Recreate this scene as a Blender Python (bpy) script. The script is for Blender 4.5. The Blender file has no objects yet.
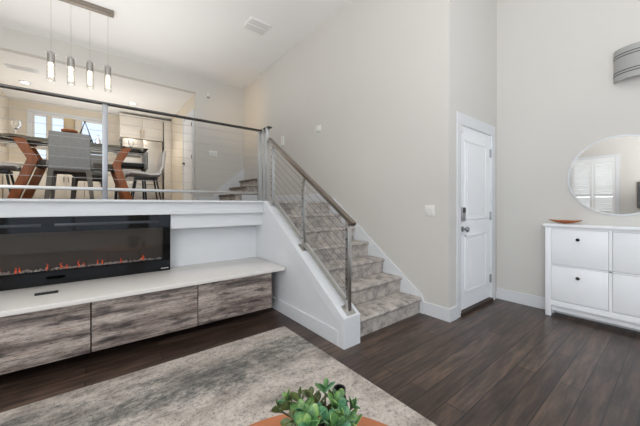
import bpy, bmesh, math, random
from mathutils import Vector, Matrix
random.seed(7)
S = bpy.context.scene
COL = S.collection
PI = math.pi
R = math.radians

# ------------------------------------------------------------------ camera, world, light, exposure
cam_d = bpy.data.cameras.new('camera')
cam = bpy.data.objects.new('camera', cam_d)
COL.objects.link(cam)
EYE = 1.19
cam.location = (0, 0, EYE)
cam.rotation_euler = (R(90), 0, -math.atan2(0.617, 0.787))
cam_d.sensor_width = 36.0
cam_d.lens = 16.0
cam_d.shift_y = -8.5 / 640
cam_d.clip_start = 0.05
S.camera = cam

S.view_settings.view_transform = 'Standard'
S.view_settings.look = 'None'
S.view_settings.gamma = 1.0
S.view_settings.use_curve_mapping = False
S.view_settings.exposure = 0.0

w = bpy.data.worlds.new('world')
S.world = w
w.use_nodes = True
wn = w.node_tree.nodes
bg = wn['Background']
bg.inputs[0].default_value = (0.70, 0.83, 1.0, 1)
bg.inputs[1].default_value = 1.35


def area(name, loc, rot, sx, sy, power, color=(1, 1, 1)):
    l = bpy.data.lights.new(name, 'AREA')
    l.shape = 'RECTANGLE'
    l.size, l.size_y = sx, sy
    l.energy = power
    l.color = color
    o = bpy.data.objects.new(name, l)
    o.location = loc
    o.rotation_euler = rot
    COL.objects.link(o)
    return o


# daylight through the big front windows, the shuttered side window, and the kitchen windows
area('daylight_front_window', (0.9, -3.35, 1.9), (R(90), 0, 0), 5.4, 2.9, 12, (0.97, 0.985, 1.0))
# the photographer's flash bounced off the ceiling
area('bounced_flash', (-0.7, -0.9, 1.3), (R(180), 0, 0), 3.4, 2.0, 168, (0.985, 0.99, 1.0))
area('fill_left_window', (-2.8, -1.2, 1.95), (0, R(-90), 0), 2.9, 2.7, 110, (0.97, 0.985, 1.0))  # strong side fill behind the opening added in the left wall
area('fill_loft', (-0.3, 4.9, 2.5), (R(180), 0, 0), 3.4, 2.4, 36, (1.0, 0.985, 0.96))  # added upward fill that brightens the loft ceiling, no real source
area('fill_kitchen', (0.0, 8.3, 2.3), (R(180), 0, 0), 2.2, 1.2, 22, (1.0, 0.97, 0.92))  # added upward fill for the kitchen ceiling, no real source
area('daylight_kitchen_window', (-0.55, 10.35, 2.95), (R(-90), 0, 0), 1.6, 1.2, 6, (0.93, 0.96, 1.0))


# ------------------------------------------------------------------ materials
def principled(name):
    m = bpy.data.materials.new(name)
    m.use_nodes = True
    nt = m.node_tree
    return m, nt, nt.nodes['Principled BSDF']


def lin(r, g, b):
    f = lambda c: (c / 255 / 12.92) if c <= 10 else ((c / 255 + 0.055) / 1.055) ** 2.4
    return (f(r), f(g), f(b), 1)


def mat(name, c, rough=0.5, metal=0.0, var=0.06, scale=8, bump=0.0, bscale=60, stretch=(1, 1, 1), coat=0.0, spec=0.5):
    m, nt, b = principled(name)
    N, L = nt.nodes, nt.links
    tc = N.new('ShaderNodeTexCoord')
    mp = N.new('ShaderNodeMapping')
    mp.inputs['Scale'].default_value = stretch
    L.new(tc.outputs['Object'], mp.inputs[0])
    no = N.new('ShaderNodeTexNoise')
    no.inputs['Scale'].default_value = scale
    no.inputs['Detail'].default_value = 5
    L.new(mp.outputs[0], no.inputs['Vector'])
    cr = N.new('ShaderNodeValToRGB')
    cr.color_ramp.elements[0].position = 0.3
    cr.color_ramp.elements[1].position = 0.7
    cr.color_ramp.elements[0].color = tuple(x * (1 - var) for x in c[:3]) + (1,)
    cr.color_ramp.elements[1].color = tuple(min(1, x * (1 + var)) for x in c[:3]) + (1,)
    L.new(no.outputs[0], cr.inputs[0])
    L.new(cr.outputs[0], b.inputs['Base Color'])
    b.inputs['Roughness'].default_value = rough
    b.inputs['Metallic'].default_value = metal
    b.inputs['Coat Weight'].default_value = coat
    b.inputs['Specular IOR Level'].default_value = spec
    if bump:
        n2 = N.new('ShaderNodeTexNoise')
        n2.inputs['Scale'].default_value = bscale
        n2.inputs['Detail'].default_value = 4
        L.new(mp.outputs[0], n2.inputs['Vector'])
        bp = N.new('ShaderNodeBump')
        bp.inputs['Strength'].default_value = bump
        bp.inputs['Distance'].default_value = 0.01
        L.new(n2.outputs[0], bp.inputs['Height'])
        L.new(bp.outputs[0], b.inputs['Normal'])
    return m


def ramp(N, stops):
    cr = N.new('ShaderNodeValToRGB')
    e = cr.color_ramp.elements
    while len(e) < len(stops):
        e.new(0.5)
    for i, (p, c) in enumerate(stops):
        e[i].position = p
        e[i].color = c
    return cr


def glass(name, c=(1, 1, 1, 1), rough=0.0, ior=1.45):
    m, nt, b = principled(name)
    b.inputs['Base Color'].default_value = c
    b.inputs['Transmission Weight'].default_value = 1.0
    b.inputs['Roughness'].default_value = rough
    b.inputs['IOR'].default_value = ior
    return m


def emit(name, c, s):
    m, nt, b = principled(name)
    b.inputs['Base Color'].default_value = c
    b.inputs['Emission Color'].default_value = c
    b.inputs['Emission Strength'].default_value = s
    return m


def wood_floor():
    m, nt, b = principled('dark_plank_floor')
    N, L = nt.nodes, nt.links
    tc = N.new('ShaderNodeTexCoord')
    br = N.new('ShaderNodeTexBrick')
    br.inputs['Scale'].default_value = 1.0
    br.inputs['Brick Width'].default_value = 1.25
    br.inputs['Row Height'].default_value = 0.122
    br.inputs['Mortar Size'].default_value = 0.003
    br.inputs['Mortar Smooth'].default_value = 0.1
    br.inputs['Bias'].default_value = 0.0
    br.offset = 0.37
    br.inputs['Color1'].default_value = (0, 0, 0, 1)
    br.inputs['Color2'].default_value = (1, 1, 1, 1)
    br.inputs['Mortar'].default_value = (0.5, 0.5, 0.5, 1)
    mo = N.new('ShaderNodeMapping')
    mo.inputs['Location'].default_value = (0.3, -0.051, 0)
    L.new(tc.outputs['Object'], mo.inputs[0])
    L.new(mo.outputs[0], br.inputs['Vector'])
    tone = ramp(N, [(0.0, lin(62, 48, 41)), (0.5, lin(72, 58, 50)), (1.0, lin(86, 70, 61))])
    L.new(br.outputs['Color'], tone.inputs[0])
    mp = N.new('ShaderNodeMapping')
    mp.inputs['Scale'].default_value = (1.3, 12, 1)
    L.new(tc.outputs['Object'], mp.inputs[0])
    no = N.new('ShaderNodeTexNoise')
    no.inputs['Scale'].default_value = 2.2
    no.inputs['Detail'].default_value = 8
    no.inputs['Roughness'].default_value = 0.65
    L.new(mp.outputs[0], no.inputs['Vector'])
    gr = ramp(N, [(0.3, (0.3, 0.3, 0.3, 1)), (0.5, (0.95, 0.94, 0.92, 1)), (0.68, (1.95, 1.85, 1.72, 1))])
    L.new(no.outputs[0], gr.inputs[0])
    mx = N.new('ShaderNodeMix')
    mx.data_type = 'RGBA'
    mx.blend_type = 'MULTIPLY'
    mx.inputs[0].default_value = 1
    L.new(tone.outputs[0], mx.inputs[6])
    L.new(gr.outputs[0], mx.inputs[7])
    m2 = N.new('ShaderNodeMix')
    m2.data_type = 'RGBA'
    m2.inputs[7].default_value = lin(10, 8, 8)
    L.new(br.outputs['Fac'], m2.inputs[0])
    L.new(mx.outputs[2], m2.inputs[6])
    L.new(m2.outputs[2], b.inputs['Base Color'])
    b.inputs['Roughness'].default_value = 0.3
    bp = N.new('ShaderNodeBump')
    bp.inputs['Strength'].default_value = 0.12
    bp.inputs['Distance'].default_value = 0.004
    L.new(no.outputs[0], bp.inputs['Height'])
    L.new(bp.outputs[0], b.inputs['Normal'])
    return m


def noise(N, L, src, scale, detail, rough, stretch=(1, 1, 1), loc=(0, 0, 0), dist=0.0):
    mp = N.new('ShaderNodeMapping')
    mp.inputs['Scale'].default_value = stretch
    mp.inputs['Location'].default_value = loc
    L.new(src, mp.inputs[0])
    n = N.new('ShaderNodeTexNoise')
    n.inputs['Scale'].default_value = scale
    n.inputs['Detail'].default_value = detail
    n.inputs['Roughness'].default_value = rough
    n.inputs['Distortion'].default_value = dist
    L.new(mp.outputs[0], n.inputs['Vector'])
    return n


def mult(N, L, a, b, fac=1.0):
    mx = N.new('ShaderNodeMix')
    mx.data_type = 'RGBA'
    mx.blend_type = 'MULTIPLY'
    mx.inputs[0].default_value = fac
    L.new(a, mx.inputs[6])
    L.new(b, mx.inputs[7])
    return mx.outputs[2]


def barnwood(shift):
    m, nt, b = principled('weathered_barn_wood')
    N, L = nt.nodes, nt.links
    o = N.new('ShaderNodeTexCoord').outputs['Object']
    n1 = noise(N, L, o, 2.0, 8, .66, (.6, 8, 8), (shift, 0, shift * 2), .1)
    c1 = ramp(N, [(0.3, lin(76, 70, 68)), (0.42, lin(136, 122, 115)), (0.5, lin(176, 161, 151)), (0.58, lin(200, 188, 178)), (0.64, lin(168, 138, 118)), (0.74, lin(190, 176, 166))])
    L.new(n1.outputs[0], c1.inputs[0])
    n2 = noise(N, L, o, 3.0, 6, .75, (1.8, 30, 30), (shift * 3, 0, 0), 0)
    c2 = ramp(N, [(0.33, (.22, .2, .2, 1)), (0.43, (.7, .68, .67, 1)), (0.52, (1, 1, 1, 1)), (0.75, (1.15, 1.12, 1.1, 1))])
    L.new(n2.outputs[0], c2.inputs[0])
    n3 = noise(N, L, o, 2.6, 4, .6, (1.6, 6, 6), (shift * 2 + 4, 0, 1))
    c3 = ramp(N, [(0.36, (.2, .2, .22, 1)), (0.46, (.85, .85, .85, 1)), (0.52, (1, 1, 1, 1))])
    L.new(n3.outputs[0], c3.inputs[0])
    n4 = noise(N, L, o, 3.0, 4, .7, (9, 42, 42), (shift, 5, 0))
    c4 = ramp(N, [(0.36, (.25, .23, .22, 1)), (0.43, (.95, .95, .95, 1)), (0.58, (1, 1, 1, 1)), (0.68, (1.35, 1.33, 1.3, 1))])
    L.new(n4.outputs[0], c4.inputs[0])
    tot = mult(N, L, mult(N, L, c1.outputs[0], c2.outputs[0], .8), c3.outputs[0], .9)
    L.new(mult(N, L, tot, c4.outputs[0], .85), b.inputs['Base Color'])
    b.inputs['Roughness'].default_value = 0.6
    return m


def rug_mat():
    m, nt, b = principled('abstract_rug')
    N, L = nt.nodes, nt.links
    o = N.new('ShaderNodeTexCoord').outputs['Object']
    # beige / pale grey field with mottling
    n1 = noise(N, L, o, 2.4, 10, .7, (0.8, 1.5, 1), (.4, .2, 0), .3)
    c1 = ramp(N, [(0.36, lin(138, 132, 126)), (0.46, lin(186, 176, 166)), (0.56, lin(212, 203, 194)), (0.68, lin(176, 162, 150))])
    L.new(n1.outputs[0], c1.inputs[0])
    # grey-green worn band running along the far side, broken up by noise
    sp = N.new('ShaderNodeSeparateXYZ')
    L.new(o, sp.inputs[0])

    def mth(op, a, bb=None, cl=False):
        q = N.new('ShaderNodeMath')
        q.operation = op
        q.use_clamp = cl
        for i, z in enumerate((a, bb)):
            if z is None:
                continue
            if isinstance(z, (int, float)):
                q.inputs[i].default_value = z
            else:
                L.new(z, q.inputs[i])
        return q.outputs[0]
    band = mth('ABSOLUTE', mth('SUBTRACT', sp.outputs[1], .82))
    band = mth('SUBTRACT', 1.0, mth('MULTIPLY', band, 2.6))
    n2 = noise(N, L, o, 3.4, 14, .8, (0.6, 1.6, 1), (2.3, 1.1, 0), .4)
    k = mth('ADD', mth('MULTIPLY', band, .7), mth('MULTIPLY', mth('SUBTRACT', n2.outputs[0], .5), 4.2))
    k = mth('MULTIPLY', mth('SUBTRACT', k, .12), 1.8, True)
    n5 = noise(N, L, o, 17, 10, .8, (0.8, 1.4, 1))
    k = mth('MULTIPLY', k, mth('MULTIPLY', mth('SUBTRACT', n5.outputs[0], .33), 4.2, True))
    mx = N.new('ShaderNodeMix')
    mx.data_type = 'RGBA'
    mx.inputs[7].default_value = lin(88, 91, 90)
    L.new(mth('MULTIPLY', k, .9), mx.inputs[0])
    L.new(c1.outputs[0], mx.inputs[6])
    # speckle
    n3 = noise(N, L, o, 55, 6, .8)
    c3 = ramp(N, [(0.36, (.3, .3, .31, 1)), (0.47, (.93, .93, .93, 1)), (0.6, (1.06, 1.05, 1.04, 1))])
    L.new(n3.outputs[0], c3.inputs[0])
    L.new(mult(N, L, mx.outputs[2], c3.outputs[0], .9), b.inputs['Base Color'])
    b.inputs['Roughness'].default_value = 0.95
    bp = N.new('ShaderNodeBump')
    bp.inputs['Strength'].default_value = 0.3
    bp.inputs['Distance'].default_value = 0.004
    L.new(n3.outputs[0], bp.inputs['Height'])
    L.new(bp.outputs[0], b.inputs['Normal'])
    return m


def carpet_mat():
    m, nt, b = principled('mottled_carpet')
    N, L = nt.nodes, nt.links
    tc = N.new('ShaderNodeTexCoord')
    n1 = N.new('ShaderNodeTexNoise')
    n1.inputs['Scale'].default_value = 9
    n1.inputs['Detail'].default_value = 10
    n1.inputs['Roughness'].default_value = 0.78
    L.new(tc.outputs['Object'], n1.inputs['Vector'])
    c1 = ramp(N, [(0.34, lin(116, 112, 111)), (0.45, lin(162, 155, 150)), (0.54, lin(190, 181, 172)), (0.68, lin(206, 200, 194))])
    L.new(n1.outputs[0], c1.inputs[0])
    L.new(c1.outputs[0], b.inputs['Base Color'])
    b.inputs['Roughness'].default_value = 1.0
    n2 = N.new('ShaderNodeTexNoise')
    n2.inputs['Scale'].default_value = 160
    L.new(tc.outputs['Object'], n2.inputs['Vector'])
    bp = N.new('ShaderNodeBump')
    bp.inputs['Strength'].default_value = 0.5
    bp.inputs['Distance'].default_value = 0.006
    L.new(n2.outputs[0], bp.inputs['Height'])
    L.new(bp.outputs[0], b.inputs['Normal'])
    return m


def leaf_mat(stops):
    m, nt, b = principled('succulent_leaf')
    N, L = nt.nodes, nt.links
    o = N.new('ShaderNodeTexCoord').outputs['Object']
    n1 = noise(N, L, o, 30, 3, .6)
    c1 = ramp(N, [(p, lin(*c)) for p, c in stops])
    L.new(n1.outputs[0], c1.inputs[0])
    L.new(c1.outputs[0], b.inputs['Base Color'])
    b.inputs['Roughness'].default_value = 0.42
    return m


M = {
    'wall': mat('wall_paint_greige', lin(209, 206, 200), 0.85, var=0.012, scale=1.2),
    'ceiling': mat('ceiling_paint', lin(242, 241, 239), 0.9, var=0.008, scale=1.2),
    'white': mat('white_trim_paint', lin(220, 222, 224), 0.42, var=0.01),
    'door': mat('white_door_paint', lin(242, 244, 246), 0.4, var=0.01),
    'cabwhite': mat('white_cabinet_lacquer', lin(245, 247, 249), 0.38, var=0.01),
    'slab': mat('white_quartz', lin(230, 225, 219), 0.22, var=0.015, scale=14),
    'floor': wood_floor(),
    'rug': rug_mat(),
    'carpet': carpet_mat(),
    'carpet_dark': mat('brown_stair_carpet', lin(132, 120, 110), 1.0, var=0.12, scale=20, bump=0.4, bscale=120),
    'steel': mat('brushed_steel', lin(190, 188, 184), 0.3, 1.0, var=0.05, stretch=(1, 1, 30)),
    'chrome': mat('polished_chrome', lin(215, 215, 215), 0.12, 1.0, var=0.02),
    'nickel': mat('satin_nickel', lin(164, 165, 168), 0.38, 1.0, var=0.03),
    'black': mat('black_plastic', lin(22, 22, 23), 0.4, var=0.05),
    'blackgloss': mat('black_glass', lin(6, 6, 7), 0.05, var=0.02, spec=0.3),
    'firebox': mat('firebox_lining', lin(104, 101, 98), 0.7, var=0.06),  # lightened so the lining's colour carries the grey reflection in the glass
    'darkgap': mat('dark_recess', lin(18, 16, 15), 0.9),
    'walnut': mat('walnut_wood', lin(158, 88, 40), 0.4, var=0.22, scale=6, stretch=(6, 6, 1)),
    'tan': mat('tan_wood_table_top', lin(178, 110, 72), 0.45, var=0.07, scale=4, stretch=(1, 8, 1)),
    'bowlwood': mat('red_brown_wood', lin(176, 104, 60), 0.45, var=0.25, scale=20, stretch=(1, 0.2, 1)),
    'lightwood': mat('light_wood', lin(190, 140, 92), 0.5, var=0.15, scale=18),
    'chair': mat('grey_chair_fabric', lin(158, 157, 153), 0.95, var=0.06, scale=40, bump=0.2, bscale=220),
    'chairleg': mat('taupe_chair_leg', lin(112, 104, 96), 0.7, var=0.05),
    'shell': mat('light_grey_shell', lin(218, 211, 203), 0.6, var=0.03),
    'handrail': mat('warm_brushed_steel', lin(150, 141, 132), .32, 1.0, var=.05),
    'poststeel': mat('bright_satin_steel', lin(200, 201, 201), .38, .9, var=.03),
    'cable': mat('steel_cable', lin(120, 118, 114), 0.42, .7, var=.03),
    'railsteel': mat('dark_polished_rail', lin(92, 90, 87), 0.24, 1.0, var=.05),
    'tabletop': mat('smoked_grey_table_top', lin(120, 120, 120), 0.12, var=0.03),
    'candle': mat('cream_wax', lin(226, 200, 156), 0.55, var=0.03),
    'leaf': leaf_mat([(.3, (48, 84, 52)), (.45, (70, 112, 64)), (.58, (106, 144, 78)), (.72, (152, 172, 110))]),
    'leafblue': leaf_mat([(.3, (48, 92, 66)), (.5, (76, 130, 92)), (.7, (120, 160, 104))]),
    'leafdark': leaf_mat([(.3, (62, 72, 44)), (.5, (88, 100, 58)), (.7, (116, 126, 76))]),
    'stem': mat('plant_stem', lin(66, 70, 44), 0.7),
    'soil': mat('dark_soil', lin(40, 32, 26), 1.0, var=0.2, scale=80, bump=0.5),
    'glass': glass('clear_glass'),
    'mirror': mat('mirror_silver', (0.88, 0.88, 0.88, 1), 0.0, 1.0, var=0.0),
    'plate': mat('switch_plate_plastic', lin(228, 227, 222), 0.4, var=0.01),
    'sconce': mat('sconce_grey_metal', lin(164, 164, 161), 0.45, var=0.02),
    'sconceline': mat('sconce_groove', lin(70, 70, 70), 0.5),
    'kitchen': mat('kitchen_cabinet_cream', lin(226, 219, 208), 0.45, var=0.015),
    'kwall': mat('kitchen_wall_paint', lin(222, 212, 196), 0.85, var=0.012),
    'fridge': mat('stainless_fridge', lin(196, 190, 182), 0.35, 0.6, var=0.03, stretch=(1, 1, 20)),
    'brass': mat('brass_handle', lin(196, 168, 126), 0.3, 0.8),
    'counter': mat('light_counter', lin(216, 212, 206), 0.25, var=0.05, scale=30),
    'blind': mat('white_blind_slat', lin(236, 238, 240), 0.5, var=0.01),
    'shutter': mat('white_shutter', lin(238, 238, 236), 0.45, var=0.01),
    'plateware': mat('dark_stoneware', lin(58, 54, 52), 0.4),
    'napkin': mat('grey_napkin', lin(140, 142, 146), 0.9, var=0.05),
    'art': mat('dark_canvas', lin(96, 98, 100), 0.8, var=0.4, scale=4),
    'vent': mat('vent_white', lin(238, 238, 236), 0.6, var=0.01),
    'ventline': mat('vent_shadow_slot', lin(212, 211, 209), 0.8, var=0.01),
    'can': emit('recessed_lamp_glow', (1, 0.95, 0.86, 1), 9),
    'bulb': emit('pendant_lamp_glow', (1, 0.92, 0.8, 1), 1.5),
    'flame': emit('flame_glow', (1.0, 0.13, 0.03, 1), 0.75),
    'crystal': mat('white_ember_crystals', lin(244, 240, 236), 0.2, var=0.1),
    'threshold': mat('dark_threshold_wood', lin(58, 46, 38), 0.5, var=0.15),
    'stoolblack': mat('black_leather', lin(30, 31, 34), 0.5, var=0.05),
    'ceramic_black': mat('matte_black_ceramic', lin(26, 26, 27), 0.45, var=0.05),
}


def bubble_glass():
    m, nt, b = principled('bubble_glass')
    N, L = nt.nodes, nt.links
    b.inputs['Base Color'].default_value = (1, 0.98, 0.95, 1)
    b.inputs['Transmission Weight'].default_value = 1
    b.inputs['Roughness'].default_value = 0.05
    tc = N.new('ShaderNodeTexCoord')
    v = N.new('ShaderNodeTexVoronoi')
    v.inputs['Scale'].default_value = 70
    L.new(tc.outputs['Object'], v.inputs['Vector'])
    bp = N.new('ShaderNodeBump')
    bp.inputs['Strength'].default_value = 0.7
    bp.inputs['Distance'].default_value = 0.01
    L.new(v.outputs['Distance'], bp.inputs['Height'])
    L.new(bp.outputs[0], b.inputs['Normal'])
    return m


M['bubble'] = bubble_glass()
BARN = [barnwood(x) for x in (0.0, 3.3, 7.1, 11.7)]


def fire_glass():
    # tinted pane in front of the flames
    m, nt, b = principled('tinted_fire_glass')
    N, L = nt.nodes, nt.links
    out = [n for n in N if n.type == 'OUTPUT_MATERIAL'][0]
    tr = N.new('ShaderNodeBsdfTransparent')
    tr.inputs[0].default_value = (0.8, 0.78, 0.76, 1)
    gl = N.new('ShaderNodeBsdfGlossy')
    gl.inputs['Roughness'].default_value = 0.03
    gl.inputs[0].default_value = (1, 1, 1, 1)
    fr = N.new('ShaderNodeFresnel')
    fr.inputs[0].default_value = 1.4
    mx = N.new('ShaderNodeMixShader')
    L.new(fr.outputs[0], mx.inputs[0])
    L.new(tr.outputs[0], mx.inputs[1])
    L.new(gl.outputs[0], mx.inputs[2])
    L.new(mx.outputs[0], out.inputs[0])
    return m


M['fireglass'] = fire_glass()


def thin_glass(name='window_pane_glass', tint=(1, 1, 1, 1)):
    m, nt, b = principled(name)
    N, L = nt.nodes, nt.links
    out = [n for n in N if n.type == 'OUTPUT_MATERIAL'][0]
    tr = N.new('ShaderNodeBsdfTransparent')
    tr.inputs[0].default_value = tint
    gl = N.new('ShaderNodeBsdfGlossy')
    gl.inputs['Roughness'].default_value = 0.0
    fr = N.new('ShaderNodeFresnel')
    fr.inputs[0].default_value = 1.12
    mx = N.new('ShaderNodeMixShader')
    L.new(fr.outputs[0], mx.inputs[0])
    L.new(tr.outputs[0], mx.inputs[1])
    L.new(gl.outputs[0], mx.inputs[2])
    L.new(mx.outputs[0], out.inputs[0])
    return m


M['pane'] = thin_glass()
M['tableglass'] = thin_glass('tinted_table_glass', (.93, .95, .95, 1))


# ------------------------------------------------------------------ mesh helpers
class MB:
    def __init__(self):
        self.bm = bmesh.new()

    def _merge(self, b2, mtx=None):
        if mtx is not None:
            bmesh.ops.transform(b2, matrix=mtx, verts=b2.verts)
        me = bpy.data.meshes.new('tmp')
        b2.to_mesh(me)
        b2.free()
        self.bm.from_mesh(me)
        bpy.data.meshes.remove(me)
        return self

    def box(self, x0, x1, y0, y1, z0, z1, bev=0.0, seg=2, mtx=None):
        b = bmesh.new()
        bmesh.ops.create_cube(b, size=1)
        bmesh.ops.transform(b, matrix=Matrix.Translation(((x0 + x1) / 2, (y0 + y1) / 2, (z0 + z1) / 2)) @
                            Matrix.Diagonal((abs(x1 - x0), abs(y1 - y0), abs(z1 - z0), 1)), verts=b.verts)
        if bev > 0:
            bmesh.ops.bevel(b, geom=b.edges[:], offset=bev, segments=seg, affect='EDGES', profile=0.5)
        return self._merge(b, mtx)

    def prism(self, poly, vec, bev=0.0, seg=2, mtx=None):
        """poly: list of 3-D points in a plane, extruded by vec"""
        b = bmesh.new()
        vec = Vector(vec)
        a = [b.verts.new(Vector(p)) for p in poly]
        c = [b.verts.new(Vector(p) + vec) for p in poly]
        n = len(poly)
        b.faces.new(a)
        b.faces.new(c[::-1])
        for i in range(n):
            b.faces.new((a[i], c[i], c[(i + 1) % n], a[(i + 1) % n]))
        bmesh.ops.recalc_face_normals(b, faces=b.faces)
        if bev > 0:
            bmesh.ops.bevel(b, geom=b.edges[:], offset=bev, segments=seg, affect='EDGES', profile=0.5)
        return self._merge(b, mtx)

    def bar(self, p0, p1, sx, sy, bev=0.0, up=(0, 0, 1), taper=1.0):
        """rectangular bar; sx across, sy along the up side"""
        p0, p1 = Vector(p0), Vector(p1)
        d = (p1 - p0).normalized()
        u = Vector(up)
        s = d.cross(u)
        if s.length < 1e-4:
            s = d.cross(Vector((0, 1, 0)))
        s.normalize()
        t = s.cross(d).normalized()
        b = bmesh.new()
        vs = []
        for p, k in ((p0, 1.0), (p1, taper)):
            for i, j in ((-1, -1), (1, -1), (1, 1), (-1, 1)):
                vs.append(b.verts.new(p + s * (i * sx / 2 * k) + t * (j * sy / 2 * k)))
        for f in ((0, 1, 2, 3), (7, 6, 5, 4), (0, 4, 5, 1), (1, 5, 6, 2), (2, 6, 7, 3), (3, 7, 4, 0)):
            b.faces.new([vs[i] for i in f])
        bmesh.ops.recalc_face_normals(b, faces=b.faces)
        if bev > 0:
            bmesh.ops.bevel(b, geom=b.edges[:], offset=bev, segments=2, affect='EDGES', profile=0.5)
        return self._merge(b)

    def tube(self, pts, r, n=10, cap=True):
        b = bmesh.new()
        pts = [Vector(p) for p in pts]
        rs = r if isinstance(r, (list, tuple)) else [r] * len(pts)
        prev = None
        for i, p in enumerate(pts):
            d = (pts[min(i + 1, len(pts) - 1)] - pts[max(i - 1, 0)]).normalized()
            s = d.cross(Vector((0, 0, 1)))
            if s.length < 1e-3:
                s = d.cross(Vector((0, 1, 0)))
            s.normalize()
            t = s.cross(d)
            ring = [b.verts.new(p + (s * math.cos(2 * PI * k / n) + t * math.sin(2 * PI * k / n)) * rs[i]) for k in range(n)]
            if prev:
                for k in range(n):
                    b.faces.new((prev[k], prev[(k + 1) % n], ring[(k + 1) % n], ring[k]))
            elif cap:
                b.faces.new(ring[::-1])
            prev = ring
        if cap:
            b.faces.new(prev)
        bmesh.ops.recalc_face_normals(b, faces=b.faces)
        return self._merge(b)

    def lathe(self, prof, c=(0, 0, 0), n=32, mtx=None):
        """prof: list of (r, z)"""
        b = bmesh.new()
        rings = []
        for r, z in prof:
            if r < 1e-5:
                rings.append([b.verts.new((c[0], c[1], c[2] + z))])
            else:
                rings.append([b.verts.new((c[0] + r * math.cos(2 * PI * k / n), c[1] + r * math.sin(2 * PI * k / n), c[2] + z)) for k in range(n)])
        for A, B in zip(rings, rings[1:]):
            for k in range(n):
                k2 = (k + 1) % n
                if len(A) == 1 and len(B) == 1:
                    continue
                if len(A) == 1:
                    b.faces.new((A[0], B[k2], B[k]))
                elif len(B) == 1:
                    b.faces.new((A[k], A[k2], B[0]))
                else:
                    b.faces.new((A[k], A[k2], B[k2], B[k]))
        bmesh.ops.recalc_face_normals(b, faces=b.faces)
        return self._merge(b, mtx)

    def grid(self, fn, nu, nv, thick=0.0):
        """surface fn(u,v)->point for u,v in 0..1; solidified by thick along normals"""
        b = bmesh.new()
        P = [[Vector(fn(i / nu, j / nv)) for j in range(nv + 1)] for i in range(nu + 1)]

        def nrm(i, j):
            a = P[min(i + 1, nu)][j] - P[max(i - 1, 0)][j]
            c = P[i][min(j + 1, nv)] - P[i][max(j - 1, 0)]
            n = a.cross(c)
            return n.normalized() if n.length > 1e-9 else Vector((0, 0, 1))
        A = [[b.verts.new(P[i][j]) for j in range(nv + 1)] for i in range(nu + 1)]
        for i in range(nu):
            for j in range(nv):
                b.faces.new((A[i][j], A[i + 1][j], A[i + 1][j + 1], A[i][j + 1]))
        if thick:
            B = [[b.verts.new(P[i][j] - nrm(i, j) * thick) for j in range(nv + 1)] for i in range(nu + 1)]
            for i in range(nu):
                for j in range(nv):
                    b.faces.new((B[i][j], B[i][j + 1], B[i + 1][j + 1], B[i + 1][j]))
            for i in range(nu):
                b.faces.new((A[i][0], B[i][0], B[i + 1][0], A[i + 1][0]))
                b.faces.new((A[i][nv], A[i + 1][nv], B[i + 1][nv], B[i][nv]))
            for j in range(nv):
                b.faces.new((A[0][j], A[0][j + 1], B[0][j + 1], B[0][j]))
                b.faces.new((A[nu][j], B[nu][j], B[nu][j + 1], A[nu][j + 1]))
        bmesh.ops.recalc_face_normals(b, faces=b.faces)
        return self._merge(b)

    def build(self, name, m, parent=None, smooth=True, ang=38):
        """link as ONE mesh; coordinates given in world space, parent must be unrotated"""
        off = Vector((0, 0, 0))
        p = parent
        while p is not None:
            off += p.location
            p = p.parent
        if parent is None:
            xs = [v.co for v in self.bm.verts]
            lo = Vector((min(v.x for v in xs), min(v.y for v in xs), min(v.z for v in xs)))
            hi = Vector((max(v.x for v in xs), max(v.y for v in xs), max(v.z for v in xs)))
            base = Vector(((lo.x + hi.x) / 2, (lo.y + hi.y) / 2, lo.z))
            off = base
        for v in self.bm.verts:
            v.co -= off
        if smooth:
            for f in self.bm.faces:
                f.smooth = True
        me = bpy.data.meshes.new(name)
        self.bm.to_mesh(me)
        self.bm.free()
        if smooth:
            me.set_sharp_from_angle(angle=R(ang))
        me.materials.append(m)
        o = bpy.data.objects.new(name, me)
        COL.objects.link(o)
        if parent is None:
            o.location = off
        else:
            o.parent = parent
        return o


def tag(o, label, cat, group=None):
    o['label'] = label
    o['category'] = cat
    if group:
        o['group'] = group
    return o


def thing(name, label, cat, loc, group=None):
    o = bpy.data.objects.new(name, None)
    o.empty_display_size = 0.1
    o.location = loc
    COL.objects.link(o)
    return tag(o, label, cat, group)


def struct(name, mb, m, parent=None, smooth=False):
    o = mb.build(name, m, parent, smooth=smooth)
    o['kind'] = 'structure'
    return o


def sroot(name, loc):
    o = bpy.data.objects.new(name, None)
    o.location = loc
    o['kind'] = 'structure'
    COL.objects.link(o)
    return o


def dup(root, loc, rotz=0.0, label=None, group=None):
    r = root.copy()
    COL.objects.link(r)
    r.location = loc
    r.rotation_euler = (0, 0, rotz)
    if label:
        r['label'] = label
    if group:
        r['group'] = group
    for ch in list(root.children):
        c = ch.copy()
        COL.objects.link(c)
        c.parent = r
        for g in ch.children:
            d = g.copy()
            COL.objects.link(d)
            d.parent = c
    return r


# ------------------------------------------------------------------ key dimensions (metres, camera stands at x=y=0)
XW = 2.81      # stair wall face
XM = 4.0       # mirror wall face
XL = -2.6      # left wall face
YD = 1.46      # door wall face
YB = 6.73      # dining back wall face
YF = -3.2      # front wall face
H = 4.055      # ceiling
LF = 1.235     # loft floor / cap height
XC0, XC1 = 1.605, 1.78   # stair curb wall
CURB_Y0 = 1.71
SL = 0.69     # curb slope
KX0, KX1, KY1, KH = -1.67, 1.75, 10.0, LF + 2.5   # kitchen

# ------------------------------------------------------------------ room shell
struct('floor', MB().box(XL - .1, XM + .1, YF - .1, 3.5, -0.08, 0), M['floor'])
struct('ceiling', MB().box(XL - .1, XM + .1, YF - .1, YB + .12, H, H + .1), M['ceiling'])
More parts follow.
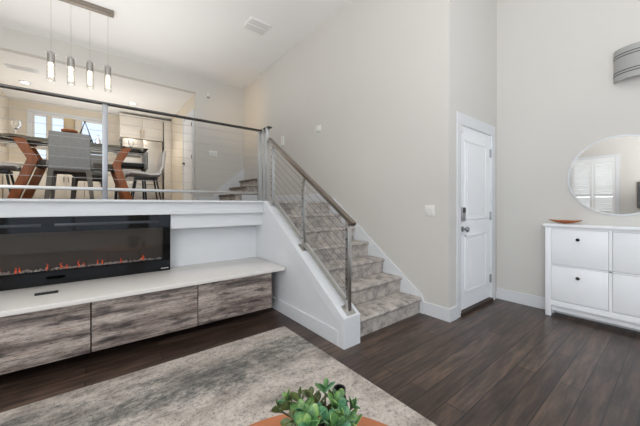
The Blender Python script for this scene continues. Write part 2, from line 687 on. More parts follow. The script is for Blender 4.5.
# loft floor slab (dining level) and kitchen floor
struct('floor_loft', MB().box(XL - .1, XC0, 3.385, KY1 + .1, LF - .15, LF - .001)
       .box(XC0, XW, 3.378, KY1 + .1, LF - .15, LF - .001), M['floor'])
# walls
struct('wall_stair', MB().box(XW, XW + .12, YD, 5.71, 0, H), M['wall'])
DX0, DX1, DZ = 3.034, 3.846, 2.055
struct('wall_entry', MB().box(XW + .12, DX0, YD, YD + .12, 0, H).box(DX1, XM, YD, YD + .12, 0, H)
       .box(DX0, DX1, YD, YD + .12, DZ, H), M['wall'])
struct('wall_right', MB().box(XM, XM + .1, YF, YD + .12, 0, H), M['wall'])
struct('wall_stairwell', MB().box(XW + .06, XW + .16, 5.71, YB, LF, H), M['wall'])
# dining back wall with the wide opening to the kitchen
OX1 = 1.746
OZ = LF + 2.47
struct('wall_back', MB().box(OX1, XW + .16, YB, YB + .12, LF, H).box(XL, OX1, YB, YB + .12, OZ, H).box(XL, KX0 - .1, YB, YB + .12, LF, OZ), M['wall'])
# left wall with a shuttered window and a larger unseen opening added for light
WY0, WY1, WZ0, WZ1 = 1.08, 1.93, 0.95, 2.42
struct('wall_left', MB().box(XL - .1, XL, YF, -2.55, 0, H).box(XL - .1, XL, -2.55, .15, 0, .45).box(XL - .1, XL, -2.55, .15, 3.45, H).box(XL - .1, XL, .15, WY0, 0, H).box(XL - .1, XL, WY1, YB, 0, H)
       .box(XL - .1, XL, WY0, WY1, 0, WZ0).box(XL - .1, XL, WY0, WY1, WZ1, H), M['wall'])
# front wall, behind the camera, with two tall windows
FW = [(-1.7, 0.75), (1.15, 3.5)]
mb = MB().box(XL, -1.7, YF - .12, YF, 0, H).box(0.75, 1.15, YF - .12, YF, 0, H).box(3.5, XM, YF - .12, YF, 0, H)
for a, b in FW:
    mb.box(a, b, YF - .12, YF, 0, 0.45).box(a, b, YF - .12, YF, 3.35, H)
struct('wall_front', mb, M['wall'])
for i, (a, b) in enumerate(FW):
    f = MB()
    for x in (a, (a + b) / 2 - .03, b - .06):
        f.box(x, x + .06, YF - .1, YF - .03, .45, 3.35)
    for z in (.45, 2.35, 3.29):
        f.box(a, b, YF - .095, YF - .035, z, z + .06)
    wr = struct('window_%d' % (i + 2), f, M['white'])
f = MB()
for y in (-2.55, -1.66, -.8, .09):
    f.box(XL - .08, XL - .02, y, y + .06, .45, 3.45)
for z in (.45, 2.4, 3.39):
    f.box(XL - .075, XL - .025, -2.55, .15, z, z + .06)
struct('window_7', f, M['white'])  # frame of the unseen left window, put in to bring side light
# kitchen shell
struct('wall_kitchen_left', MB().box(KX0 - .1, KX0, YB + .12, KY1, LF, KH), M['kwall'])
KW = [(-1.256, -1.0), (-0.93, -0.442), (-0.337, 0.154)]
KZ0, KZ1 = LF + 1.1, LF + 2.22
mb = MB().box(KX0 - .1, KW[0][0], KY1, KY1 + .12, LF, KH).box(KW[2][1], KX1 + .1, KY1, KY1 + .12, LF, KH)
mb.box(KW[0][0], KW[2][1], KY1, KY1 + .12, LF, KZ0).box(KW[0][0], KW[2][1], KY1, KY1 + .12, KZ1, KH)
mb.box(KW[0][1], KW[1][0], KY1, KY1 + .12, KZ0, KZ1).box(KW[1][1], KW[2][0], KY1, KY1 + .12, KZ0, KZ1)
struct('wall_kitchen_back', mb, M['kwall'])
struct('wall_kitchen_right', MB().box(KX1, KX1 + .1, YB + .12, KY1, LF, KH), M['kwall'])
struct('ceiling_kitchen', MB().box(KX0 - .1, KX1 + .1, YB + .12, KY1 + .12, KH, KH + .08), M['ceiling'])

# fireplace wall (recess) under the loft, cap, fascia, ledge moulding and apron board
struct('wall_fireplace', MB().box(XL, XC0, 3.38, 3.5, 0, LF - .15).box(XL, XC0, 3.215, 3.385, 1.092, LF - .03), M['white'])
t = sroot('trim_1', (0.0, 3.2, 1.09))
struct('cap', MB().box(XL, XC0 + .02, 3.15, 3.5, LF - .022, LF, .004), M['white'], t)
struct('fascia_board', MB().box(XL, XC0, 3.19, 3.215, 1.135, LF - .022), M['white'], t)
struct('ledge_moulding', MB().box(XL, XC0, 3.165, 3.215, 1.09, 1.135, .006), M['white'], t)
FX1 = 0.592
struct('apron_board', MB().box(FX1 + .003, XC0, 3.22, 3.25, 0.94, 1.0905, .003), M['white'], t)

# stair curb (knee wall) between the living room and the stairs
def cz(y):
    return 0.25 + SL * (y - CURB_Y0)


YT = CURB_Y0 + (LF - 0.25) / SL     # curb reaches the loft
poly = [(XC0, CURB_Y0, 0), (XC0, 3.5, 0), (XC0, 3.5, LF - .002), (XC0, YT, LF - .002), (XC0, CURB_Y0, .25)]
struct('wall_curb', MB().prism(poly, (XC1 - XC0, 0, 0), 0.0), M['white'])
# raised trim on the curb's left face: sloped board, front stile, baseboard
tb = MB()
dz = 0.115
ys = CURB_Y0 + .075
tb.prism([(XC0, ys, cz(ys) - .004), (XC0, YT, LF - .006), (XC0, YT, LF - dz - .002), (XC0, ys, cz(ys) - dz)], (-.0135, 0, 0))
tb.prism([(XC0, CURB_Y0, 0), (XC0, CURB_Y0, .246), (XC0, ys, cz(ys) - .004), (XC0, ys, 0)], (-.0135, 0, 0))
struct('trim_2', tb, M['white'])
struct('baseboard_curb', MB().box(XC0 - .016, XC0, CURB_Y0 + .075, 3.38, 0, .13, .003), M['white'])
# baseboards
struct('baseboard_stair', MB().box(XW - .015, XW, YD, 1.74, 0, .135, .003).box(XW - .015, XW, 3.36, 5.71, LF, LF + .13, .003), M['white'])
struct('baseboard_entry', MB().box(XW - .015, 2.95, YD - .015, YD, 0, .135, .003), M['white'])
struct('baseboard_right', MB().box(XM - .015, XM, YF, YD, 0, .135, .003), M['white'])
struct('baseboard_back', MB().box(OX1, 2.2, YB - .015, YB, LF, LF + .13, .003), M['white'])
struct('baseboard_left', MB().box(XL, XL + .015, YF, 3.36, 0, .135, .003), M['white'])

# ------------------------------------------------------------------ staircase with carpet
RUN, RISE, N_ST = 0.255, LF / 7, 7
st = thing('staircase', 'straight flight of stairs in mottled grey-beige carpet rising to the loft', 'stairs', (2.3, 2.5, 0))
Y1 = 1.786
for k in range(N_ST):
    y0 = Y1 + k * RUN
    zt = (k + 1) * RISE
    last = (k == N_ST - 1)
    y1 = y0 + (RUN if not last else 0.061)
    # profile with a rounded nose, in the YZ plane
    pr = [(y0, zt - RISE)]
    nose = 0.03
    for i in range(7):
        a = -PI / 2 + PI * i / 6
        pr.append((y0 - nose + .02 - math.cos(a) * .02, zt - .022 + math.sin(a) * .02))
    zz = zt - .002 if not last else zt - .002
    pr += [(y1, zz), (y1, zt - RISE)]
    x1 = XW - .022
    MB().prism([(XC1 + .001, p[0], p[1]) for p in pr], (x1 - XC1 - .001, 0, 0)).build('step', M['carpet'], st)
# skirt board against the stair wall
sk = MB()
yA = 1.74
zn = lambda y: RISE + (y - (Y1 - .03)) * RISE / RUN
sk.prism([(XW, yA, 0), (XW, 3.4, 0), (XW, 3.4, LF + .13), (XW, 3.36, LF + .13), (XW, 3.36, zn(3.24) + .085), (XW, 3.24, zn(3.24) + .085), (XW, yA + .02, zn(yA) + .03), (XW, yA, .135)], (-.02, 0, 0))
struct('trim_3', sk, M['white'])

# ------------------------------------------------------------------ upper stair flight at the back
us = thing('upper_staircase', 'short brown-carpeted steps climbing right behind the loft railing', 'stairs', (2.55, 6.2, LF))
for k in range(3):
    x0 = 2.27 + .25 * k
    zt = LF + .178 * (k + 1)
    MB().box(x0, XW + .06 - .002, 5.74, YB - .022, zt - .178, zt - .03).build('step', M['carpet'], us)
    s = us.children[-1]
    MB().box(x0 - .035, XW + .06 - .002, 5.74, YB - .022, zt - .04, zt, .012, 3).build('tread_nosing', M['carpet_dark'], s)
struct('trim_4', MB().prism([(2.1, YB, LF), (2.87, YB, LF), (2.87, YB, LF + .85), (2.2, YB, LF + .28), (2.1, YB, LF + .13)], (0, -.02, 0)), M['white'])
struct('trim_5', MB().box(2.40, XW, 5.71, 5.737, LF, LF + .16), M['white'])

# ------------------------------------------------------------------ entry door
d = sroot('door_1', (3.44, YD, 0))
fy = YD + .012   # door leaf face
mb = MB().box(DX0 + .012, DX1 - .012, fy, fy + .04, .05, DZ - .012)
struct('door_leaf', mb, M['door'], d)
for z0, z1 in ((.22, .86), (1.02, 1.9)):
    x0, x1 = DX0 + .13, DX1 - .13
    fr = MB()
    for bx in ((x0, x1, z0, z0 + .022), (x0, x1, z1 - .022, z1), (x0, x0 + .022, z0, z1), (x1 - .022, x1, z0, z1)):
        fr.box(bx[0], bx[1], fy - .006, fy + .001, bx[2], bx[3], .003)
    fr.box(x0 + .06, x1 - .06, fy - .004, fy + .001, z0 + .06, z1 - .06, .003)
    struct('door_panel', fr, M['door'], d)
struct('threshold', MB().box(DX0, DX1, YD - .02, YD + .1, 0, .04, .004), M['threshold'], d)
cs = MB()
cs.box(DX0 - .075, DX0 + .012, YD - .008, YD + .05, 0, DZ, .002)
cs.box(DX1 - .012, DX1 + .085, YD - .008, YD + .05, 0, DZ, .002)
cs.box(DX0 - .075, DX1 + .085, YD - .0085, YD + .05, DZ - .012, DZ + .11, .002)
struct('door_casing', cs, M['white'], d)
kx = DX0 + .075
kn = MB().lathe([(0, 0), (.03, 0), (.03, .008), (.012, .012), (.012, .035), (.028, .045), (.03, .06), (.02, .07), (0, .072)],
                mtx=Matrix.Translation((kx, fy, .925)) @ Matrix.Rotation(R(90), 4, 'X'))
kn.build('door_knob', M['nickel'], d)
lk = MB().box(kx - .035, kx + .035, fy - .022, fy, 1.01, 1.16, .006).build('keypad_lock', M['nickel'], d)
MB().box(kx - .03, kx + .03, fy - .026, fy - .02, 1.1, 1.155, .003).build('keypad', M['black'], lk)
for z in (.28, 1.05, 1.82):
    MB().box(DX1 - .035, DX1 - .012, fy - .008, fy, z - .05, z + .05, .002).tube([(DX1 - .012, fy - .008, z - .05), (DX1 - .012, fy - .008, z + .05)], .008).build('hinge', M['nickel'], d)
MB().box(DX0 + .02, DX0 + .045, fy - .025, fy, DZ - .1, DZ - .02, .003).build('door_sensor', M['plate'], d)
for o in d.children:
    o['kind'] = 'structure'

# ------------------------------------------------------------------ left wall window with shutters (seen in the mirror)
wd = sroot('window_1', (XL, (WY0 + WY1) / 2, WZ0))
f = MB()
f.box(XL - .02, XL + .02, WY0 - .07, WY0, WZ0 - .07, WZ1 + .07).box(XL - .02, XL + .02, WY1, WY1 + .07, WZ0 - .07, WZ1 + .07)
f.box(XL - .02, XL + .02, WY0, WY1, WZ1, WZ1 + .07).box(XL - .02, XL + .03, WY0, WY1, WZ0 - .07, WZ0)
struct('window_frame', f, M['white'], wd)
struct('pane', MB().box(XL - .08, XL - .075, WY0, WY1, WZ0, WZ1), M['pane'], wd)
mid = (WY0 + WY1) / 2
for a, b in ((WY0, mid), (mid, WY1)):
    s = MB()
    s.box(XL - .02, XL + .015, a + .003, a + .05, WZ0, WZ1).box(XL - .02, XL + .015, b - .05, b - .003, WZ0, WZ1)
    for z0, z1 in ((WZ0, WZ0 + .08), (WZ0 + .45, WZ0 + .53), (WZ1 - .08, WZ1)):
        s.box(XL - .02, XL + .015, a + .05, b - .05, z0, z1)
    z = WZ0 + .11
    while z < WZ1 - .1:
        if not (WZ0 + .43 < z < WZ0 + .55):
            s.box(-.03, .03, a + .05, b - .05, -.005, .005, mtx=Matrix.Translation((XL, 0, z)) @ Matrix.Rotation(R(58), 4, 'Y'))
        z += .05
    struct('shutter', s, M['shutter'], wd)
area('daylight_side_window', (XL - .3, mid, (WZ0 + WZ1) / 2), (0, R(-90), 0), 1.4, .9, 10, (.95, .97, 1))

# ------------------------------------------------------------------ kitchen windows and door
for i, (a, b) in enumerate(KW):
    wr = sroot('window_%d' % (i + 4), ((a + b) / 2, KY1, KZ0))
    f = MB()
    e = .025
    f.box(a, a + e, KY1 + .04, KY1 + .1, KZ0, KZ1).box(b - e, b, KY1 + .04, KY1 + .1, KZ0, KZ1)
    f.box(a, b, KY1 + .04, KY1 + .1, KZ0, KZ0 + e).box(a, b, KY1 + .04, KY1 + .1, KZ1 - e, KZ1)
    struct('window_frame', f, M['white'], wr)
    struct('pane', MB().box(a, b, KY1 + .07, KY1 + .075, KZ0, KZ1), M['pane'], wr)
    bl = MB()
    z = KZ0 + .04
    while z < KZ1 - .03:
        bl.box(a + .02, b - .02, -.02, .02, -.0015, .0015, mtx=Matrix.Translation((0, KY1 + .015, z)) @ Matrix.Rotation(R(22), 4, 'X'))
        z += .05
    bl.box(a + .01, b - .01, KY1 - .005, KY1 + .03, KZ1 - .04, KZ1)
    struct('blind', bl, M['blind'], wr)
wt = MB()
a, b = KW[0][0] - .1, KW[2][1] + .1
wt.box(a, a + .09, KY1 - .02, KY1, KZ0 - .09, KZ1 + .1).box(b - .09, b, KY1 - .02, KY1, KZ0 - .09, KZ1 + .1)
wt.box(a, b, KY1 - .022, KY1, KZ1 + .005, KZ1 + .1).box(a, b, KY1 - .03, KY1, KZ0 - .09, KZ0 - .005)
struct('trim_6', wt, M['white'])
d2 = sroot('door_2', (KX1, 7.34, LF))
struct('door_leaf', MB().box(KX1 - .03, KX1 - .001, 6.95, 7.75, LF + .01, LF + 2.03, .003), M['door'], d2)
struct('door_casing', MB().box(KX1 - .04, KX1 - .001, 6.87, 6.95, LF, LF + 2.12).box(KX1 - .04, KX1 - .001, 7.75, 7.83, LF, LF + 2.12)
       .box(KX1 - .04, KX1 - .001, 6.95, 7.75, LF + 2.035, LF + 2.12), M['white'], d2)
hd = MB().tube([(KX1 - .03, 7.68, LF + .97), (KX1 - .08, 7.68, LF + .97), (KX1 - .085, 7.55, LF + .97)], .011)
hd.box(KX1 - .038, KX1 - .03, 7.65, 7.71, LF + .94, LF + 1.0, .002).build('lever_handle', M['black'], d2)
for z in (.25, 1.05, 1.8):
    MB().box(KX1 - .046, KX1 - .03, 6.94, 6.98, LF + z - .045, LF + z + .045).build('hinge', M['black'], d2)
for o in d2.children:
    o['kind'] = 'structure'

# ------------------------------------------------------------------ floating cabinets, quartz shelf, fireplace
CY = 2.70
xs = [-1.544, -0.7895, -0.035, 0.717, 1.466]
labels = ['weathered barn-wood floating cabinet at the far left, cut by the picture edge',
          'weathered barn-wood floating cabinet under the left half of the fireplace',
          'weathered barn-wood floating cabinet under the right half of the fireplace',
          'weathered barn-wood floating cabinet nearest the stair curb, right of the fireplace']
for i in range(4):
    a, b = xs[i], xs[i + 1]
    c = thing('floating_cabinet', labels[i], 'cabinet', ((a + b) / 2, 3.0, .096), 'barn-wood cabinets under the white shelf')
    MB().box(a + .004, b - .004, CY + .022, 3.379, .1, .4835).build('body', M['darkgap'] if i < 3 else BARN[3], c)
    MB().box(a + .004, b - .004, CY, CY + .02, .096, .476, .0015).build('door', BARN[i], c)
# different stretches of grain on each front
SLAB_Z = .52
tag(MB().box(-1.6, XC0 - .018, 2.63, 3.3795, .484, SLAB_Z, .004).build('shelf_slab', M['slab']),
    'long white quartz shelf slab on top of the barn-wood cabinets', 'shelf')

fp = thing('electric_fireplace', 'wide black linear electric fireplace with orange flames on the white shelf', 'fireplace', (-.32, 3.3, SLAB_Z))
FX0, FZ0, FZ1, FY = -1.24, SLAB_Z + .001, 1.088, 3.245
IX0, IX1, IZ0, IZ1 = FX0 + .07, FX1 - .066, .640, .962
# housing (open front)
hs = MB().box(FX0, FX1, 3.362, 3.375, FZ0, FZ1).box(FX0, IX0, FY + .015, 3.362, FZ0, FZ1).box(IX1, FX1, FY + .015, 3.362, FZ0, FZ1)
hs.box(IX0, IX1, FY + .015, 3.362, FZ0, IZ0 - .02).box(IX0, IX1, FY + .015, 3.362, IZ1 + .01, FZ1)
hs.build('housing', M['firebox'], fp)
fr = MB().box(FX0, FX1, FY, FY + .015, FZ0, IZ0).box(FX0, FX1, FY, FY + .015, IZ1, FZ1)
fr.box(FX0, IX0, FY, FY + .015, IZ0, IZ1).box(IX1, FX1, FY, FY + .015, IZ0, IZ1)
fr.build('front_frame', M['blackgloss'], fp)
MB().box(IX0, IX1, FY + .006, FY + .009, IZ0, IZ1).build('glass_pane', M['fireglass'], fp)
vs = MB()
for a, b in ((FX0 + .1, -.36), (-.28, FX1 - .09)):
    vs.box(a, b, FY - .003, FY, 1.005, 1.03, .001)
vs.build('vent_slot', mat('vent_slot_metal', lin(70, 72, 76), 0.3, .6), fp)
em = MB()
for i in range(260):
    x = random.uniform(IX0 + .01, IX1 - .01)
    y = random.uniform(FY + .022, 3.34)
    s = random.uniform(.006, .013)
    b = bmesh.new()
    bmesh.ops.create_icosphere(b, subdivisions=1, radius=s)
    for v in b.verts:
        v.co *= random.uniform(.7, 1.25)
    em._merge(b, Matrix.Translation((x, y, IZ0 - .013 + s * .6 + random.uniform(0, .012))))
e = em.build('crystal_bed', M['crystal'], fp, smooth=False)
e['kind'] = 'stuff'
x = IX0 + .1
while x < IX1 - .08:
    fl = MB()
    for q in range(random.choice((1, 2))):
        fx = x + random.uniform(-.03, .03)
        hgt = random.uniform(.025, .06)
        wv = random.uniform(-.012, .012)
        ys = random.uniform(3.29, 3.33)
        fl.tube([(fx, ys, IZ0 - .01), (fx + wv * .4, ys, IZ0 + hgt * .3), (fx - wv * .6, ys, IZ0 + hgt * .65), (fx + wv, ys, IZ0 + hgt)], [.003, .006, .0035, .0005], 7)
    fl.build('flame', M['flame'], fp)
    x += random.uniform(.1, .17)
# small unreadable white maker's mark in the lower right corner
lg = MB()
for i in range(5):
    lg.box(FX1 - .085 + i * .014, FX1 - .075 + i * .014, FY - .0012, FY, FZ0 + .022, FZ0 + .029)
lg.build('maker_mark', M['plate'], fp, smooth=False)

rm = thing('remote_control', 'slim black remote control lying on the white shelf in front of the fireplace', 'remote', (-.297, 2.94, SLAB_Z))
MB().box(-.362, -.232, 2.922, 2.958, SLAB_Z, SLAB_Z + .016, .006, 3).build('body', M['black'], rm)
bt = MB()
for i in range(5):
    bt.lathe([(0, 0), (.005, 0), (.005, .002), (0, .002)], (-.345 + i * .02, 2.94, SLAB_Z + .0155), 10)
bt.build('button', M['nickel'], rm)

# ------------------------------------------------------------------ railings
def post(mb, x, y, z0, z1, w=.042):
    mb.box(x - w / 2, x + w / 2, y - w / 2, y + w / 2, z0, z1, .003)
    mb.box(x - .05, x + .05, y - .05, y + .05, z0, z0 + .008, .001)


def knobs(mb, x, y, zs, dx, dy):
    for z in zs:
        mb.tube([(x - dx, y - dy, z), (x + dx, y + dy, z)], .008, 8)


XR = 1.69
RY = 3.40
TOPZ = LF + .925
lr = thing('loft_railing', 'steel cable railing along the edge of the dining loft above the fireplace', 'railing', (.1, RY, LF))
px = [-1.57, .06, 1.665]
for x in px:
    m_ = MB()
    post(m_, x, RY, LF, TOPZ - .01)
    o = m_.build('post', M['poststeel'] if x > 1 else M['nickel'], lr)
for y in (3.30, 3.205):
    m_ = MB()
    m_.box(1.674 - .018, 1.674 + .018, y - .018, y + .018, LF + .0, TOPZ - .01, .003)
    m_.build('post', M['poststeel'], lr)
MB().box(-1.6, XR + .03, RY - .03, RY + .03, TOPZ - .018, TOPZ, .003).box(XR - .03, XR + .03, 3.16, RY - .03, TOPZ - .018, TOPZ, .003).build('top_rail', M['railsteel'], lr)
MB().box(-1.6, XR, RY - .02, RY + .02, LF + .085, LF + .115, .003).build('bottom_rail', M['steel'], lr)
for k in range(8):
    z = LF + .2 + k * .0905
    MB().tube([(-1.6, RY, z), (XR, RY, z)], .0019, 6).build('cable', M['poststeel'], lr)

sr = thing('stair_railing', 'sloping steel cable handrail on the white curb beside the carpeted stairs', 'railing', (XR, 2.4, .25))
pys = [1.765, 2.425, 3.085]
rz = lambda y: 1.045 + .662 * (y - 1.70)      # top of the handrail


def cab_z(k, y):
    lo, hi = cz(y) + .1, rz(y) - .11
    return lo + (hi - lo) * k / 7


for y in pys:
    m_ = MB()
    z0 = cz(y)
    m_.box(XR - .0205, XR + .0205, y - .0205, y + .0205, z0 - .01, rz(y) - .04, .003)
    sh = Matrix.Translation((XR, y, z0)) @ Matrix.Rotation(math.atan(SL), 4, 'X')
    m_.box(-.05, .05, -.05, .05, -.002, .008, .001, mtx=sh)
    p = m_.build('post', M['steel'] if y < 3 else M['poststeel'], sr)
    for k in range(8):
        z = cab_z(k, y)
        MB().tube([(XR - .026, y, z), (XR + .026, y, z)], .0065, 8).build('cable_fitting', M['railsteel'], p)
ya, yb = 1.695, 3.175
MB().bar((XR, ya, rz(ya) - .02), (XR, yb, rz(yb) - .02), .05, .036, .004).build('handrail', M['handrail'], sr)
MB().bar((XR, 1.78, cz(1.78) + .05), (XR, 3.085, cz(3.085) + .05), .035, .025, .003).build('bottom_rail', M['steel'], sr)
for k in range(8):
    MB().tube([(XR, 1.765, cab_z(k, 1.765)), (XR, 3.085, cab_z(k, 3.085))], .0022, 6).build('cable', M['cable'], sr)

# ------------------------------------------------------------------ rug
def rugfn(mb):
    x0, x1, y0, y1 = -1.62, 1.43, -.05, 2.385
    mb.box(x0, x1, y0, y1, 0.0005, .012, .004)


mb = MB()
rugfn(mb)
tag(mb.build('rug', M['rug']), 'large abstract beige and grey area rug on the dark plank floor', 'rug')

# ------------------------------------------------------------------ white shoe cabinet, bowl, mirror, sconce on the right wall
sc = thing('shoe_cabinet', 'white shoe cabinet with black knobs standing under the round mirror', 'cabinet', (3.9, .42, 0))
CX = 3.82
CYA, CYB = .92, -.08
cb = MB()
cb.box(CX, CX + .05, CYA - .05, CYA, 0, .955, .002).box(CX, CX + .05, CYB, CYB + .05, 0, .955, .002)
cb.box(XM - .06, XM - .018, CYA - .05, CYA, 0, .955, .002).box(XM - .06, XM - .018, CYB, CYB + .05, 0, .955, .002)
cb.box(CX + .05, XM - .06, CYA - .03, CYA - .008, .1, .955).box(CX + .05, XM - .06, CYB + .008, CYB + .03, .1, .955)
cb.box(CX, CX + .02, CYB + .05, CYA - .05, .932, .955).box(CX, CX + .02, CYB + .05, CYA - .05, .12, .176)
cb.box(CX, CX + .02, CYB + .05, CYA - .05, .543, .557).box(CX, CX + .02, .409, .433, .176, .932)
cb.box(CX + .045, CX + .06, CYB + .03, CYA - .03, .055, .2)
cb.build('frame', M['cabwhite'], sc)
MB().box(CX - .02, XM - .001, CYB - .015, CYA + .015, .956, .984, .003).build('top', M['cabwhite'], sc)
for ya_, yb_ in ((.4355, .8675), (-.027, .4065)):
    for z0, z1 in ((.18, .540), (.560, .929)):
        dr = MB().box(CX + .001, CX + .019, ya_, yb_, z0, z1, .0015).build('tilt_door', M['cabwhite'], sc)
        kz = z1 - .095
        MB().lathe([(0, 0), (.006, 0), (.006, .012), (.014, .018), (.016, .026), (.01, .032), (0, .033)], n=16,
                   mtx=Matrix.Translation((CX + .001, (ya_ + yb_) / 2, kz)) @ Matrix.Rotation(R(-90), 4, 'Y')).build('knob', M['black'], dr)
MB().box(CX + .03, XM - .02, CYB + .03, CYA - .03, .14, .93).build('carcass', M['cabwhite'], sc)


def bowl(u, v):
    a = 2 * PI * u
    r = v
    z = .03 * (r ** 2.2)
    return (3.905 + .055 * r * math.cos(a), .77 + .14 * r * math.copysign(abs(math.sin(a)) ** .8, math.sin(a)), .985 + .004 + z + .006 * r * abs(math.sin(a)) ** 3)


tag(MB().grid(bowl, 36, 8, .005).build('wooden_bowl', M['bowlwood']), 'long shallow red-brown wooden bowl on the white shoe cabinet', 'bowl')

mr = thing('round_mirror', 'round mirror with a thin silver edge on the wall above the shoe cabinet', 'mirror', (XM - .01, .378, 1.08))
MC = Vector((XM, .378, EYE + .28))
rot = Matrix.Translation((XM - .001, MC.y, MC.z)) @ Matrix.Rotation(R(-90), 4, 'Y')
MB().lathe([(0, .011), (.375, .011)], n=96, mtx=rot).build('mirror_glass', M['mirror'], mr)
bv = MB().lathe([(.375, .011), (.378, .012), (.384, .0115), (.393, .004), (.393, 0.0), (0, 0)], n=96, mtx=rot)
bv.build('bevelled_edge', M['white'], mr)
sn = thing('wall_sconce', 'grey half-round metal wall sconce high above the mirror', 'wall lamp', (XM - .05, .25, 2.37))


def half(r0, z0, z1, dpt, name, m, th=.004):
    wy = .165

    def fn(u, v):
        a = -PI / 2 + PI * u
        return (XM - dpt * r0 * math.cos(a) - .0005, .25 + wy * r0 * math.sin(a), z0 + (z1 - z0) * v)
    return MB().grid(fn, 36, 2, th).build(name, m, sn)


half(1.0, 2.37, 2.67, .12, 'shade', M['sconce'])
for z in (2.425, 2.45, 2.585, 2.61):
    half(1.012, z, z + .008, .12, 'groove_band', M['sconceline'], .004)
MB().box(XM - .02, XM - .0005, .19, .31, 2.42, 2.6, .003).tube([(XM - .02, .25, 2.5), (XM - .06, .25, 2.5), (XM - .06, .25, 2.56)], .012).build('mount', M['sconce'], sn)

# picture on the left wall, seen in the mirror
pc = thing('framed_picture', 'grey canvas picture on the far wall, seen only in the mirror', 'picture', (XL + .02, .48, 1.15))
MB().box(XL + .001, XL + .03, .25, .7, 1.1, 1.75, .003).build('frame', M['chairleg'], pc)
MB().box(XL + .03, XL + .033, .27, .68, 1.12, 1.73).build('canvas', M['art'], pc)

# ------------------------------------------------------------------ switches and little wall fittings
def switch_plate(name, label, y, z, w=.115, h=.115, n=2):
    t = thing(name, label, 'switch', (XW - .003, y, z))
    MB().box(XW - .006, XW - .0005, y - w / 2, y + w / 2, z - h / 2, z + h / 2, .002).build('plate', M['plate'], t)
    for i in range(n):
        yy = y + (i - (n - 1) / 2) * .046
        MB().box(XW - .010, XW - .005, yy - .016, yy + .016, z - .033, z + .033, .002).build('rocker', M['plate'], t)
    return t


def on_wall(u, v):
    a = (u - 320) / 284.4
    dd = XW / (.617 + .787 * a)
    return dd * (.787 - .617 * a), EYE + (204.5 - v) / 284.4 * dd


y, z = on_wall(430, 210.5)
switch_plate('light_switch', 'white double light switch on the stair wall near the entry door', y, z)
y, z = on_wall(318.5, 129)
t = switch_plate('thermostat', 'small white wall box high on the stair wall', y, z, .14, .11, 0)
t['category'] = 'thermostat'
MB().box(XW - .014, XW - .005, y - .05, y + .05, z - .04, z + .04, .003).build('housing', M['plate'], t)
y, z = on_wall(283, 141)
tag(MB().box(XW - .02, XW - .0005, y - .045, y + .045, z - .09, z + .09, .004).build('doorbell_chime', M['plate']), 'slim white box on the stair wall above the handrail', 'wall box')


def on_back(u, v):
    a = (u - 320) / 284.4
    dd = YB / (.787 - .617 * a)
    return dd * (.617 + .787 * a), EYE + (204.5 - v) / 284.4 * dd


x, z = on_back(208, 96)
ms = thing('wall_sensor', 'small grey and white sensor on the wall beside the kitchen opening', 'sensor', (x, YB - .01, z - .06))
MB().box(x - .03, x + .03, YB - .03, YB - .0005, z - .02, z + .06, .004).build('housing', M['plate'], ms)
MB().box(x - .024, x + .024, YB - .028, YB - .0005, z - .055, z - .021, .003).build('lens', M['nickel'], ms)
x, z = on_back(213, 153.5)
t = thing('light_switch', 'faint white switch plate on the wall behind the loft railing, left of the upper steps', 'switch', (x, YB - .003, z))
MB().box(x - .1, x + .1, YB - .007, YB - .0005, z - .06, z + .06, .002).build('plate', M['plate'], t)
for i in range(4):
    xx = x - .069 + i * .046
    MB().box(xx - .016, xx + .016, YB - .011, YB - .006, z - .033, z + .033, .002).build('rocker', M['plate'], t)

# ceiling register
vt = thing('ceiling_vent', 'square white air register in the high ceiling', 'vent', (2.02, 4.22, H - .012))
MB().box(1.84, 2.20, 4.06, 4.38, H - .012, H - .0005, .003).build('frame', M['vent'], vt)
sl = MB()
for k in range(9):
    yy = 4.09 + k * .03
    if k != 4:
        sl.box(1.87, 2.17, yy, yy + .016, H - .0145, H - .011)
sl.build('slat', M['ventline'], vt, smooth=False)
# kitchen ceiling fittings
for i, (x, y, lb) in enumerate(((-1.18, 8.45, 'round recessed ceiling light in the kitchen, left'), (.71, 8.53, 'round recessed ceiling light in the kitchen, right'))):
    c = thing('recessed_light', lb, 'ceiling light', (x, y, KH - .01), 'kitchen recessed lights')
    MB().lathe([(.062, 0), (.1, 0), (.1, .008), (.062, .0095)], (x, y, KH - .0105), 28).build('trim_ring', M['white'], c)
    MB().lathe([(0, .002), (.062, .002), (.062, .009), (0, .009)], (x, y, KH - .0105), 28).build('lens', M['can'], c)
    l = bpy.data.lights.new('recessed_lamp', 'SPOT')
    l.energy = 100
    l.spot_size = R(130)
    l.spot_blend = .8
    l.shadow_soft_size = .08
    l.color = (1, .9, .76)
    lo = bpy.data.objects.new('recessed_lamp', l)
    lo.location = (0, 0, -.02)
    lo.parent = c
    COL.objects.link(lo)
kv = thing('kitchen_vent', 'white slotted air register in the kitchen ceiling', 'vent', (-1.1, 7.63, KH - .01))
MB().box(-1.32, -.88, 7.54, 7.72, KH - .01, KH - .0005, .003).build('frame', M['white'], kv)
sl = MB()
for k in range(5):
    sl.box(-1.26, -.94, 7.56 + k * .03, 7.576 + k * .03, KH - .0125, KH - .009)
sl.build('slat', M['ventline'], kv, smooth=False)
tag(MB().lathe([(0, 0), (.04, 0), (.055, .012), (.055, .03), (0, .03)], (.2, 7.6, KH - .0305), 24).build('smoke_detector', M['vent']), 'small round smoke detector on the kitchen ceiling', 'smoke detector')

# warm spot without a fixture, added in the loft to tint the stairwell wall
l = bpy.data.lights.new('stairwell_warm_fill', 'SPOT')
l.energy = 30
l.color = (1, .66, .30)
l.spot_size = R(72)
l.spot_blend = 1.0
l.shadow_soft_size = .15
lo = bpy.data.objects.new('stairwell_warm_fill', l)
lo.location = (1.1, 5.95, 3.3)
lo.rotation_euler = (Vector((2.87, 6.25, 3.25)) - Vector(lo.location)).to_track_quat('-Z', 'Y').to_euler()
COL.objects.link(lo)

